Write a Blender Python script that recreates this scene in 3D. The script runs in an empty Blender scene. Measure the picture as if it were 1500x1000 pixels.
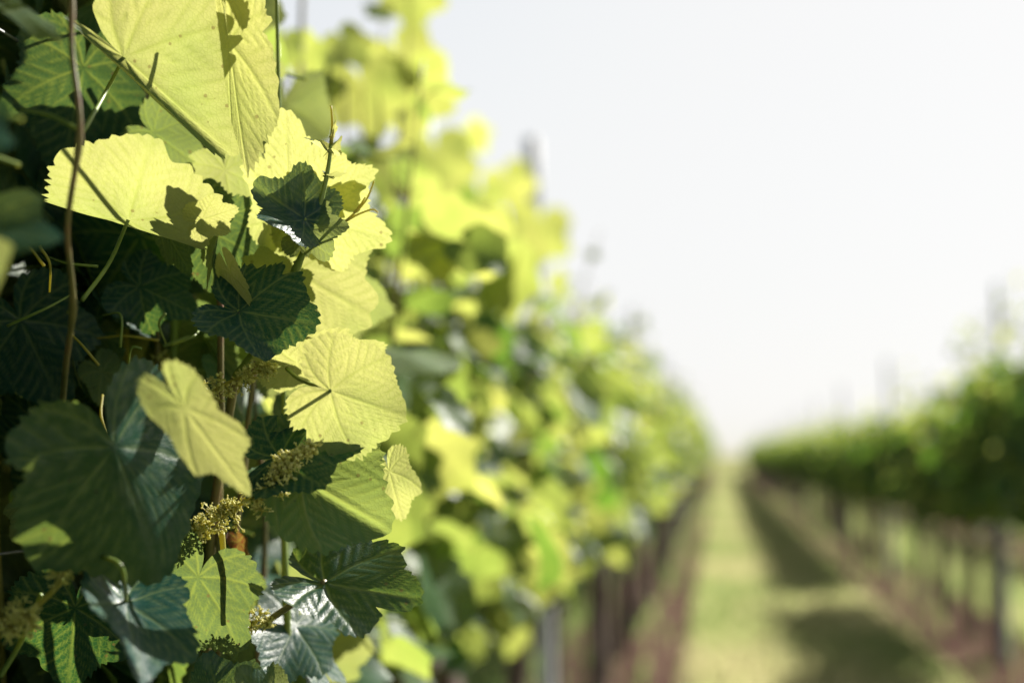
import bpy, math, random
import numpy as np
from mathutils import Vector, Matrix

S = bpy.context.scene
COL = S.collection
R = math.radians

# ------------------------------------------------------------------ camera
CAM_H = 1.25
FPX = 2083.3                                   # focal length in pixels of the 1500 px wide frame
PITCH = math.atan(165 / FPX)
YAW = math.atan(305 / FPX * math.cos(PITCH))
cd = bpy.data.cameras.new('camera')
cam = bpy.data.objects.new('camera', cd)
COL.objects.link(cam)
S.camera = cam
cd.sensor_width = 36
cd.lens = 50
cd.clip_start, cd.clip_end = 0.05, 5000
cam.location = (0, 0, CAM_H)
cam.rotation_euler = (math.pi / 2 + PITCH, 0, YAW)
cd.dof.use_dof = True
cd.dof.focus_distance = 1.02
cd.dof.aperture_fstop = 2.45

# ------------------------------------------------------------------ sky, sun, exposure
SUN_EL, SUN_AZ = R(36.5), R(34)                  # azimuth clockwise from the row direction (+Y)
SUN = Vector((math.sin(SUN_AZ) * math.cos(SUN_EL), math.cos(SUN_AZ) * math.cos(SUN_EL), math.sin(SUN_EL)))
W = bpy.data.worlds.new("World")
S.world = W
W.use_nodes = True
wt = W.node_tree
sky = wt.nodes.new('ShaderNodeTexSky')
sky.sky_type = 'NISHITA'
sky.sun_disc = False
sky.sun_elevation, sky.sun_rotation = SUN_EL, SUN_AZ
sky.air_density, sky.dust_density, sky.ozone_density = 1.0, 1.6, 1.4
hs = wt.nodes.new('ShaderNodeHueSaturation')
hs.inputs['Saturation'].default_value = 0.52
wt.links.new(sky.outputs[0], hs.inputs['Color'])
dn = wt.nodes.new('ShaderNodeVectorMath'); dn.operation = 'MULTIPLY'; dn.inputs[1].default_value = (.0520, .0505, .0480)
cap = wt.nodes.new('ShaderNodeRGBCurve')            # hazy overexposed sky: the brightest part levels off near white
cv = cap.mapping.curves[3]
cv.points[0].location = (0, 0); cv.points[1].location = (1.0, .292)
for p_ in ((.12, .142), (.19, .215), (.27, .258), (.4, .28)): cv.points.new(*p_)
cap.mapping.update()
wt.links.new(hs.outputs[0], dn.inputs[0])
wt.links.new(dn.outputs[0], cap.inputs['Color'])
wt.links.new(cap.outputs[0], wt.nodes['Background'].inputs[0])
wt.nodes['Background'].inputs[1].default_value = 0.055 * 20        # the curve above works on a twentieth of the sky
sl = bpy.data.lights.new('sun', 'SUN')
sl.energy = 5.0
sl.angle = R(0.5)
sl.color = (1.0, 0.94, 0.84)
so = bpy.data.objects.new('sun', sl)
COL.objects.link(so)
so.rotation_euler = SUN.to_track_quat('Z', 'Y').to_euler()
S.view_settings.view_transform = 'Standard'
S.view_settings.look = 'None'
S.view_settings.gamma = 1
S.view_settings.exposure = 1.62
S.render.engine = 'CYCLES'
S.cycles.use_denoising = True
S.cycles.max_bounces = 8
S.cycles.transmission_bounces = 6
S.cycles.diffuse_bounces = 4
S.cycles.sample_clamp_indirect = 6

# ------------------------------------------------------------------ helpers
cF = Vector((-math.sin(YAW) * math.cos(PITCH), math.cos(YAW) * math.cos(PITCH), math.sin(PITCH)))
cR = Vector((math.cos(YAW), math.sin(YAW), 0))
cU = cR.cross(cF)
C0 = Vector((0, 0, CAM_H))


def at(px, py, d):
    """World point seen at pixel (px, py) of the 1500x1000 photograph at depth d."""
    return C0 + d * (cF + (px - 750) / FPX * cR + (500 - py) / FPX * cU)


def pix(P):
    """Arrays px, py, depth of world points (n, 3)."""
    Q = np.asarray(P, float) - np.array(C0)
    d = Q @ np.array(cF)
    dd = np.where(np.abs(d) < 1e-6, 1e-6, d)
    return 750 + FPX * (Q @ np.array(cR)) / dd, 500 - FPX * (Q @ np.array(cU)) / dd, d


def tag(o, label=None, cat=None, group=None, kind=None):
    if label: o['label'] = label
    if cat: o['category'] = cat
    if group: o['group'] = group
    if kind: o['kind'] = kind
    return o


def empty(name, loc=(0, 0, 0), rz=0.0):
    o = bpy.data.objects.new(name, None)
    o.empty_display_size = 0.1
    o.location = loc
    o.rotation_euler = (0, 0, rz)
    COL.objects.link(o)
    return o


class MB:
    """Collects vertices, faces and point attributes, then links ONE mesh object."""
    def __init__(s):
        s.v, s.f, s.n, s.a = [], [], 0, {}
        s.mi = []

    def add(s, V, F, mi=0, **attrs):
        V = np.asarray(V, float)
        s.v.append(V)
        for f in F:
            s.f.append(np.asarray(f) + s.n)
            s.mi.append(mi)
        k = len(V)
        for name in set(list(s.a) + list(attrs)):
            if name not in s.a:
                s.a[name] = [np.zeros(s.n)]
            x = attrs.get(name, 0.0)
            s.a[name].append(np.full(k, x) if np.isscalar(x) else np.asarray(x, float))
        s.n += k

    def mesh(s, name, mats, smooth=True):
        me = bpy.data.meshes.new(name)
        V = np.concatenate(s.v)
        ln = np.array([len(f) for f in s.f])
        me.vertices.add(len(V))
        me.vertices.foreach_set('co', V.ravel())
        me.loops.add(int(ln.sum()))
        me.loops.foreach_set('vertex_index', np.concatenate(s.f).astype(np.int32))
        me.polygons.add(len(ln))
        me.polygons.foreach_set('loop_start', np.concatenate([[0], np.cumsum(ln)[:-1]]).astype(np.int32))
        me.polygons.foreach_set('loop_total', ln.astype(np.int32))
        me.polygons.foreach_set('use_smooth', np.full(len(ln), smooth))
        for m in (mats if isinstance(mats, (list, tuple)) else [mats]):
            me.materials.append(m)
        me.polygons.foreach_set('material_index', np.array(s.mi, np.int32))
        for k, x in s.a.items():
            at_ = me.attributes.new(k, 'FLOAT', 'POINT')
            at_.data.foreach_set('value', np.concatenate(x).astype(np.float32))
        me.update(calc_edges=True)
        me.validate()
        return me

    def build(s, name, mats, parent=None, smooth=True):
        o = bpy.data.objects.new(name, s.mesh(name, mats, smooth))
        COL.objects.link(o)
        if parent: o.parent = parent
        return o

    # ---- shapes
    def tube(s, pts, rad, n=8, cap=True, wob=0.0, rng=None, mi=0, **attrs):
        P = np.asarray([tuple(p) for p in pts], float)
        m = len(P)
        rad = np.full(m, rad) if np.isscalar(rad) else np.asarray(rad, float)
        T = np.gradient(P, axis=0)
        T /= np.linalg.norm(T, axis=1)[:, None] + 1e-12
        ref = np.array([0, 0, 1.0]) if abs(T[0][2]) < 0.8 else np.array([1.0, 0, 0])
        V = []
        A = np.linspace(0, 2 * np.pi, n, endpoint=False)
        for i in range(m):
            B = np.cross(T[i], ref); B /= np.linalg.norm(B) + 1e-12
            Cc = np.cross(B, T[i])
            ref = Cc
            r = rad[i] * (1 + (rng.uniform(-wob, wob, n) if wob else 0))
            V.append(P[i] + (np.cos(A) * r)[:, None] * B + (np.sin(A) * r)[:, None] * Cc)
        V = np.concatenate(V)
        F = []
        for i in range(m - 1):
            for j in range(n):
                k = (j + 1) % n
                F.append((i * n + j, i * n + k, (i + 1) * n + k, (i + 1) * n + j))
        if cap:
            F.append(tuple(range(n))[::-1])
            F.append(tuple((m - 1) * n + j for j in range(n)))
        s.add(V, F, mi, **attrs)


def spline(pts, n):
    """Catmull-Rom through points, n samples."""
    P = np.asarray([tuple(p) for p in pts], float)
    P = np.concatenate([[2 * P[0] - P[1]], P, [2 * P[-1] - P[-2]]])
    m = len(P) - 3
    out = []
    for t in np.linspace(0, m - 1e-6, n):
        i = int(t); u = t - i
        a, b, c, d = P[i:i + 4]
        out.append(0.5 * ((2 * b) + (c - a) * u + (2 * a - 5 * b + 4 * c - d) * u * u + (3 * b - a - 3 * c + d) * u ** 3))
    return np.array(out)


# ------------------------------------------------------------------ materials
def new_mat(name):
    m = bpy.data.materials.new(name)
    m.use_nodes = True
    nt = m.node_tree
    nt.nodes.clear()
    out = nt.nodes.new('ShaderNodeOutputMaterial')

    def N(t, **kw):
        n = nt.nodes.new(t)
        for k, v in kw.items():
            if k in n.inputs: n.inputs[k].default_value = v
            else: setattr(n, k, v)
        return n
    return m, nt, N, out


def ramp(N, stops):
    r = N('ShaderNodeValToRGB')
    e = r.color_ramp.elements
    while len(e) < len(stops): e.new(0.5)
    for el, (p, c) in zip(e, stops):
        el.position = p
        el.color = (*c, 1)
    return r


def leaf_material(name, up_a, up_b, under, trans_a, trans_b, gloss=0.36, spec=0.5, tfac=0.5, bump=0.2):
    """Vine leaf: glossy dark upper side, pale matt underside, light passing through; veins from the 'vein' attribute."""
    m, nt, N, out = new_mat(name)
    L = nt.links.new
    vein = N('ShaderNodeAttribute', attribute_name='vein')
    tint = N('ShaderNodeAttribute', attribute_name='tint')
    geo = N('ShaderNodeNewGeometry')
    tc = N('ShaderNodeTexCoord')
    nz = N('ShaderNodeTexNoise', Scale=38.0, Detail=5.0)
    L(tc.outputs['Object'], nz.inputs['Vector'])
    vo = N('ShaderNodeTexVoronoi', feature='DISTANCE_TO_EDGE', Scale=330.0)
    L(tc.outputs['Object'], vo.inputs['Vector'])
    vr = N('ShaderNodeMapRange')
    vr.inputs['From Max'].default_value = 0.12
    L(vo.outputs['Distance'], vr.inputs['Value'])

    def mix(fac, a, b, blend='MIX'):
        x = N('ShaderNodeMix', data_type='RGBA', blend_type=blend)
        for sock, v in ((x.inputs[0], fac), (x.inputs[6], a), (x.inputs[7], b)):
            if isinstance(v, (int, float)): sock.default_value = v
            elif isinstance(v, tuple): sock.default_value = (*v, 1)
            else: L(v, sock)
        return x.outputs[2]

    def math_(op, a, b=None):
        x = N('ShaderNodeMath', operation=op)
        for sock, v in zip(x.inputs, (a, b)):
            if v is None: continue
            if isinstance(v, (int, float)): sock.default_value = v
            else: L(v, sock)
        return x.outputs[0]
    nb_ = N('ShaderNodeTexNoise', Scale=11.0, Detail=3.0)
    L(tc.outputs['Object'], nb_.inputs['Vector'])
    fl = N('ShaderNodeTexVoronoi', Scale=95.0)
    L(tc.outputs['Object'], fl.inputs['Vector'])
    fleck = math_('MULTIPLY', math_('LESS_THAN', fl.outputs['Distance'], 0.13), math_('GREATER_THAN', nb_.outputs['Fac'], 0.52))
    mott = N('ShaderNodeMapRange')
    mott.inputs['To Min'].default_value, mott.inputs['To Max'].default_value = 0.75, 1.2
    L(nz.outputs['Fac'], mott.inputs['Value'])
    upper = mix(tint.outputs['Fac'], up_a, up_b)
    upper = mix(math_('MULTIPLY', vein.outputs['Fac'], 0.5), upper, (0.20, 0.27, 0.12))
    und = mix(math_('MULTIPLY', vein.outputs['Fac'], 0.6), under, (0.30, 0.33, 0.14))
    base = mix(geo.outputs['Backfacing'], upper, und)
    base = mix(1.0, base, mott.outputs['Result'], 'MULTIPLY')
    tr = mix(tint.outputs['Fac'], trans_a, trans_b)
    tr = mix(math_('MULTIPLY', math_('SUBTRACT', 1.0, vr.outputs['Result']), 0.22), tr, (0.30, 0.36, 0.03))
    tr = mix(math_('MULTIPLY', vein.outputs['Fac'], 0.5), tr, (0.30, 0.34, 0.05))
    tr = mix(0.8, tr, mix(1.0, tr, mott.outputs['Result'], 'MULTIPLY'))
    pat = N('ShaderNodeMapRange')
    pat.inputs['From Min'].default_value, pat.inputs['From Max'].default_value = 0.42, 0.72
    L(nb_.outputs['Fac'], pat.inputs['Value'])
    tr = mix(math_('MULTIPLY', pat.outputs['Result'], 0.45), tr, mix(1.0, tr, (0.55, 0.78, 0.5), 'MULTIPLY'))
    tr = mix(math_('MULTIPLY', fleck, 0.55), tr, (0.16, 0.09, 0.03))
    # bump: blistered between the veins
    h = math_('ADD', math_('MULTIPLY', vein.outputs['Fac'], -0.9), math_('MULTIPLY', vr.outputs['Result'], 0.30))
    h = math_('ADD', h, math_('MULTIPLY', nz.outputs['Fac'], 0.6))
    bp = N('ShaderNodeBump', Strength=bump, Distance=0.0016)
    L(h, bp.inputs['Height'])
    pr = N('ShaderNodeBsdfPrincipled')
    L(base, pr.inputs['Base Color'])
    L(bp.outputs[0], pr.inputs['Normal'])
    rg = N('ShaderNodeMapRange')
    rg.inputs['To Min'].default_value, rg.inputs['To Max'].default_value = gloss, 0.62
    L(geo.outputs['Backfacing'], rg.inputs['Value'])
    L(rg.outputs['Result'], pr.inputs['Roughness'])
    sp = N('ShaderNodeMapRange')
    nm = N('ShaderNodeTexNoise', Scale=150.0, Detail=4.0)
    L(tc.outputs['Object'], nm.inputs['Vector'])
    dust = N('ShaderNodeMapRange')
    dust.inputs['From Min'].default_value, dust.inputs['From Max'].default_value = 0.40, 0.62
    dust.inputs['To Min'].default_value = 0.35
    L(nm.outputs['Fac'], dust.inputs['Value'])
    sp.inputs['To Min'].default_value, sp.inputs['To Max'].default_value = spec, 0.25
    L(geo.outputs['Backfacing'], sp.inputs['Value'])
    L(math_('MULTIPLY', sp.outputs['Result'], dust.outputs['Result']), pr.inputs['Specular IOR Level'])
    tl = N('ShaderNodeBsdfTranslucent')
    L(tr, tl.inputs['Color'])
    L(bp.outputs[0], tl.inputs['Normal'])
    ms = N('ShaderNodeMixShader')
    ms.inputs[0].default_value = tfac
    L(pr.outputs[0], ms.inputs[1])
    L(tl.outputs[0], ms.inputs[2])
    L(ms.outputs[0], out.inputs[0])
    return m


def simple_mat(name, cols, scale, rough=0.7, detail=6, stretch=(1, 1, 1), bump=0.0, bdist=0.01, spec=0.3, metal=0.0, coord='Object', trans=None, tfac=0.0):
    m, nt, N, out = new_mat(name)
    L = nt.links.new
    tc = N('ShaderNodeTexCoord')
    mp = N('ShaderNodeMapping')
    mp.inputs['Scale'].default_value = stretch
    L(tc.outputs[coord], mp.inputs[0])
    nz = N('ShaderNodeTexNoise', Scale=scale, Detail=float(detail), Roughness=0.62)
    L(mp.outputs[0], nz.inputs['Vector'])
    k = len(cols)
    rp = ramp(N, [(0.3 + 0.4 * i / max(k - 1, 1), c) for i, c in enumerate(cols)])
    L(nz.outputs['Fac'], rp.inputs[0])
    pr = N('ShaderNodeBsdfPrincipled', Roughness=rough, Metallic=metal)
    pr.inputs['Specular IOR Level'].default_value = spec
    L(rp.outputs[0], pr.inputs['Base Color'])
    if bump:
        bp = N('ShaderNodeBump', Strength=bump, Distance=bdist)
        L(nz.outputs['Fac'], bp.inputs['Height'])
        L(bp.outputs[0], pr.inputs['Normal'])
    if tfac:
        tl = N('ShaderNodeBsdfTranslucent', Color=(*trans, 1))
        ms = N('ShaderNodeMixShader', Fac=tfac)
        L(pr.outputs[0], ms.inputs[1]); L(tl.outputs[0], ms.inputs[2])
        L(ms.outputs[0], out.inputs[0])
    else:
        L(pr.outputs[0], out.inputs[0])
    return m


M = {}
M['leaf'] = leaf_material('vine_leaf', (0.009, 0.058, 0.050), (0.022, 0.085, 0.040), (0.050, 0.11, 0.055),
                          (0.030, 0.085, 0.020), (0.62, 0.605, 0.195), gloss=0.38)  # tint ends: leaf age, with teal of deep shade worked into the dark end
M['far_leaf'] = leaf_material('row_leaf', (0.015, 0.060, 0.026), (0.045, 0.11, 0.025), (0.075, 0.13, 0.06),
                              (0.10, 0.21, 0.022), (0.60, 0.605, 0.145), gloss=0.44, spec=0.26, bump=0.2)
M['green_leaf'] = leaf_material('green_vine_leaf', (0.006, 0.045, 0.036), (0.020, 0.085, 0.036), (0.045, 0.12, 0.05),
                                (0.045, 0.10, 0.014), (0.36, 0.43, 0.10), gloss=0.38)
M['dry_leaf'] = leaf_material('dry_leaf', (0.16, 0.05, 0.02), (0.22, 0.07, 0.03), (0.2, 0.08, 0.04),
                              (0.10, 0.022, 0.01), (0.14, 0.035, 0.014), gloss=0.6)
M['stem'] = simple_mat('green_stem', [(0.10, 0.17, 0.03), (0.20, 0.27, 0.06)], 60, 0.45, spec=0.5, trans=(0.5, 0.5, 0.08), tfac=0.18)
M['red_stem'] = simple_mat('brown_green_stem', [(0.07, 0.07, 0.02), (0.13, 0.11, 0.035), (0.16, 0.07, 0.04)], 45, 0.5, spec=0.45)
M['tendril'] = simple_mat('tendril', [(0.25, 0.25, 0.05), (0.33, 0.31, 0.08)], 60, 0.5, trans=(0.7, 0.62, 0.12), tfac=0.4)
M['bud'] = simple_mat('flower_bud', [(0.42, 0.48, 0.12), (0.80, 0.78, 0.36)], 300, 0.5, detail=2, trans=(0.8, 0.7, 0.18), tfac=0.4)
M['bark'] = simple_mat('vine_bark', [(0.035, 0.025, 0.02), (0.09, 0.065, 0.05), (0.16, 0.12, 0.095)], 40, 0.9, stretch=(1, 1, 0.2), bump=0.9, bdist=0.01)
M['post'] = simple_mat('weathered_post', [(0.24, 0.26, 0.28), (0.42, 0.43, 0.45), (0.55, 0.54, 0.54)], 30, 0.8, stretch=(1, 1, 0.06), bump=0.5, bdist=0.004)
M['wire'] = simple_mat('wire', [(0.10, 0.105, 0.11), (0.22, 0.23, 0.24)], 90, 0.4, metal=0.85, spec=0.5)
M['stake'] = simple_mat('stake', [(0.16, 0.13, 0.10), (0.30, 0.25, 0.19)], 30, 0.8, stretch=(1, 1, 0.1))
M['soil'] = simple_mat('soil', [(0.026, 0.015, 0.013), (0.064, 0.039, 0.032), (0.13, 0.085, 0.07)], 7, 1.0, bump=1.0, bdist=0.04, spec=0.0)
M['ground'] = simple_mat('grass_ground', [(0.07, 0.095, 0.035), (0.17, 0.18, 0.075), (0.28, 0.25, 0.14)], 2.6, 1.0, bump=0.8, bdist=0.04, spec=0.0)
M['grass'] = None


def grass_material():
    m, nt, N, out = new_mat('grass_blade')
    L = nt.links.new
    t = N('ShaderNodeAttribute', attribute_name='tint')
    a = ramp(N, [(0.0, (0.05, 0.09, 0.02)), (0.6, (0.12, 0.14, 0.045)), (1.0, (0.28, 0.23, 0.12))])
    b = ramp(N, [(0.0, (0.17, 0.29, 0.07)), (0.6, (0.42, 0.45, 0.18)), (1.0, (0.62, 0.55, 0.32))])
    L(t.outputs['Fac'], a.inputs[0]); L(t.outputs['Fac'], b.inputs[0])
    pr = N('ShaderNodeBsdfPrincipled', Roughness=0.5)
    pr.inputs['Specular IOR Level'].default_value = 0.35
    L(a.outputs[0], pr.inputs['Base Color'])
    tl = N('ShaderNodeBsdfTranslucent')
    L(b.outputs[0], tl.inputs['Color'])
    ms = N('ShaderNodeMixShader', Fac=0.5)
    L(pr.outputs[0], ms.inputs[1]); L(tl.outputs[0], ms.inputs[2])
    L(ms.outputs[0], out.inputs[0])
    return m


M['grass'] = grass_material()

# ------------------------------------------------------------------ ground
XL, XR, XR2, XR3, XLB = -0.60, 1.66, 3.92, 6.18, -2.86      # the rows' centre lines
FAR = 82.0


def sheet(name, x0, x1, y0, y1, z, mat, nx, ny, amp, seed, edge=0.0):
    rng = np.random.default_rng(seed)
    xs, ys = np.linspace(x0, x1, nx), np.linspace(y0, y1, ny)
    X, Y = np.meshgrid(xs, ys)
    X = X.copy()
    if edge:
        X[:, 0] += rng.normal(0, edge, ny); X[:, -1] += rng.normal(0, edge, ny)
    Z = z + rng.uniform(0, amp, X.shape)
    V = np.stack([X.ravel(), Y.ravel(), Z.ravel()], 1)
    F = [(j * nx + i, j * nx + i + 1, (j + 1) * nx + i + 1, (j + 1) * nx + i) for j in range(ny - 1) for i in range(nx - 1)]
    mb = MB(); mb.add(V, F)
    return tag(mb.build(name, mat), kind='structure')


sheet('ground', -1500, 1500, -60, 2800, 0.0, M['ground'], 2, 2, 0.0, 1)
for i, x in enumerate((XLB, XL, XR, XR2, XR3)):
    tag(sheet('soil_strip', x - 0.46, x + 0.40, -3, FAR + 1, 0.006, M['soil'], 6, 420, 0.03, 10 + i, 0.05),
        'bare brown soil strip under a vine row')


def grass_patch(seed, n, xr, yr, hmin, hmax, dry, keep=None, ypow=2.0):
    rng = np.random.default_rng(seed)
    x = rng.uniform(*xr, n)
    u = rng.uniform(0, 1, n) ** ypow
    y = yr[0] + (yr[1] - yr[0]) * u
    if keep is not None:
        k = keep(x, y, rng)
        x, y = x[k], y[k]
    n = len(x)
    sc = 1 + (y - yr[0]) * 0.035                       # farther tufts stand for more blades
    h = rng.uniform(hmin, hmax, n) * (1 + 0.25 * (sc - 1))
    w = rng.uniform(0.0035, 0.008, n) * sc
    az = rng.uniform(0, 2 * np.pi, n)
    ln = rng.uniform(0.1, 0.7, n) * h
    la = rng.uniform(0, 2 * np.pi, n)
    cx, cy = np.cos(az) * w, np.sin(az) * w
    dx, dy = np.cos(la) * ln, np.sin(la) * ln
    z0 = np.zeros(n)
    V = np.stack([np.stack([x - cx, y - cy, z0], 1), np.stack([x + cx, y + cy, z0], 1),
                  np.stack([x + cx * .8 + dx * .35, y + cy * .8 + dy * .35, h * .6], 1), np.stack([x - cx * .8 + dx * .35, y - cy * .8 + dy * .35, h * .6], 1),
                  np.stack([x + dx, y + dy, h], 1)], 1)
    nzv = np.sin(x * 2.1 + 1.3 * np.sin(y * 0.9)) * 0.2 + np.sin(y * 1.7 + x) * 0.12
    tn = np.clip(rng.normal(dry, 0.22, n) + nzv, 0, 1)
    idx = np.arange(n) * 5
    F = np.concatenate([np.stack([idx, idx + 1, idx + 2, idx + 3], 1)])
    T = np.stack([idx + 3, idx + 2, idx + 4], 1)
    return V.reshape(-1, 3), F, T, np.repeat(tn, 5)


def build_grass(name, specs, label):
    mb = MB()
    for sp in specs:
        V, F, T, tn = grass_patch(*sp)
        mb.v.append(V)
        mb.f += list(F + mb.n) + list(T + mb.n)
        mb.mi += [0] * (len(F) + len(T))
        mb.a.setdefault('tint', []).append(tn)
        mb.n += len(V)
    o = mb.build(name, M['grass'])
    return tag(o, label, 'grass', kind='stuff')


aisle_mid = (XL + XR) / 2
build_grass('grass', [
    (21, 60000, (XL + 0.36, XR - 0.36), (5.0, FAR), 0.03, 0.085, 0.55, lambda x, y, r: r.uniform(0, 1, len(x)) > 0.12, 1.8),
    (22, 16000, (XR + 0.36, XR2 - 0.36), (5.0, 60), 0.05, 0.14, 0.62, None, 1.7),
    (23, 9000, (XR2 + 0.36, XR3 - 0.36), (14.0, 70), 0.05, 0.16, 0.42, None, 1.5),
    (24, 14000, (XLB + 0.36, XL - 0.36), (1.5, 30), 0.04, 0.14, 0.4, None, 1.6),
], 'short sunlit grass growing in the aisles between the vine rows')
build_grass('weeds', [
    (31, 500, (XR - 0.42, XR + 0.45), (5.0, 40), 0.08, 0.30, 0.35, None, 1.5),
    (32, 700, (XL - 0.45, XL + 0.30), (3.0, 40), 0.08, 0.32, 0.35, None, 1.5),
    (33, 2000, (XR + 0.3, XR + 0.9), (5.0, 40), 0.10, 0.34, 0.55, None, 1.5),
], 'loose taller weeds along the foot of the vine rows')

# ------------------------------------------------------------------ posts, wires
POST_BM = {}


def post(x, y, h, r, lean, label, group, seed):
    rng = np.random.default_rng(seed)
    t = empty('vineyard_post', (x, y, 0))
    tag(t, label, 'post', group)
    mb = MB()
    zs = np.linspace(-0.15, h, 14)
    mb.tube([(lean[0] * z, lean[1] * z, z) for z in zs], np.full(14, r) * (1 + rng.uniform(-.03, .03, 14)), 14, wob=0.03, rng=rng)
    mb.build('pole', M['post'], t)
    for z in (0.82, 1.15, 1.45, 1.72) if y < 16 else ():
        mb2 = MB()
        a = Vector((lean[0] * z + r + 0.002, lean[1] * z, z))
        mb2.tube([a + Vector((0, -0.012, -0.004)), a + Vector((0.010, 0, 0.006)), a + Vector((0, 0.012, -0.004))], 0.0022, 5)
        mb2.build('wire_staple', M['wire'], t)
    return t


WORDS = ['nearest', 'second', 'third', 'fourth', 'fifth', 'sixth', 'seventh', 'eighth', 'ninth', 'tenth']
LP = [4.9, 10.0, 15.2, 20.4, 25.6, 31, 36.3, 41.6, 47, 52.3, 57.6, 63, 68.3, 73.6, 79]
RP = [3.6, 8.86, 14.6, 20.0, 25.4, 31, 36.3, 41.6, 47, 52.3, 57.6, 63, 68.3, 73.6, 79]
for i, y in enumerate(LP):
    lean = (-0.028, 0.004) if i == 0 else (random.Random(i).uniform(-.01, .01), 0)
    lab = ['grey wooden post leaning inside the sunlit left row, its top clear of the leaves',
           'slim grey post standing out of the yellow row just beyond the leaning post'][i] if i < 2 else \
        ('third grey post along the sunlit left row, fading above the leaves' if i == 2 else 'distant grey post hidden among the leaves of the left row')
    post(XL + (0.01 if i else 0.02), y, 2.36 if i == 0 else 2.27, 0.027 if i == 0 else 0.018, lean, lab, 'posts along the left row', 300 + i)
for i, y in enumerate(RP[1:]):
    lab = ['grey post rising above the tallest vine of the right row' , 'faint second post above the dark right row'][i] if i < 2 else 'distant grey post fading above the dark right row'
    post(XR, y, 2.27 if i == 0 else 2.2, 0.019, (0.0, 0), lab, 'posts along the right row', 340 + i)
for i, y in enumerate((17.0, 22.4, 28, 33.5)):
    post(XR2, y, 2.2, 0.042, (0, 0), 'grey post of the row behind the dark right row', 'posts of the rows behind', 370 + i)


def row_wire(x, z, y0, y1, label, sag=0.012, seed=0):
    ys = np.arange(y0, y1, 1.3)
    mb = MB()
    mb.tube([(x + 0.004 * math.sin(y * 2.1 + seed), y, z - sag * abs(math.sin(y * math.pi / 5.3))) for y in ys], 0.0013, 6)
    return tag(mb.build('trellis_wire', M['wire']), label, 'wire', 'wires stretched along the vine rows')


hw = at(43, 72, 1.13)                           # the wire with a knot that shows at the top left
row_wire(hw.x, hw.z, -2.0, FAR, 'thin dark wire with a twisted knot crossing the top left corner', 0.0, 0)
t = MB()
for k in range(3):
    a = np.linspace(0, 2 * math.pi, 12)
    t.tube(np.stack([hw.x + 0.0028 * np.cos(a) * (1 + .3 * k), np.full(12, hw.y + 0.002 * k - .002) + 0.002 * np.sin(a), hw.z + 0.003 * np.sin(a)], 1), 0.0011, 5)
t.tube([(hw.x, hw.y, hw.z), (hw.x + .004, hw.y + .001, hw.z - .007)], 0.001, 5)
tag(t.build('wire_knot', M['wire']), 'twisted knot on the wire at the top left corner', 'wire knot')
for nm, x, zz in (('left', XL, ((0, 0.84), (0.05, 1.18), (-0.05, 1.18), (-0.06, 1.56))), ('right', XR, ((0, 0.84), (0.05, 1.3), (-0.05, 1.6)))):
    for j, (dx, z) in enumerate(zz):
        row_wire(x + dx, z, -2, FAR, {'left': 'thin trellis wire running inside the sunlit left row', 'right': 'thin trellis wire running inside the dark right row'}[nm], 0.012, j)

# ------------------------------------------------------------------ vine leaf shape
OUT_A = np.radians([0, 8, 16, 26, 36, 48, 58, 68, 78, 90, 103, 115, 128, 142, 155, 166, 174, 180])
OUT_R = np.array([1.0, .95, .86, .77, .79, .87, .83, .73, .64, .62, .67, .66, .62, .56, .48, .38, .22, .08])


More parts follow.
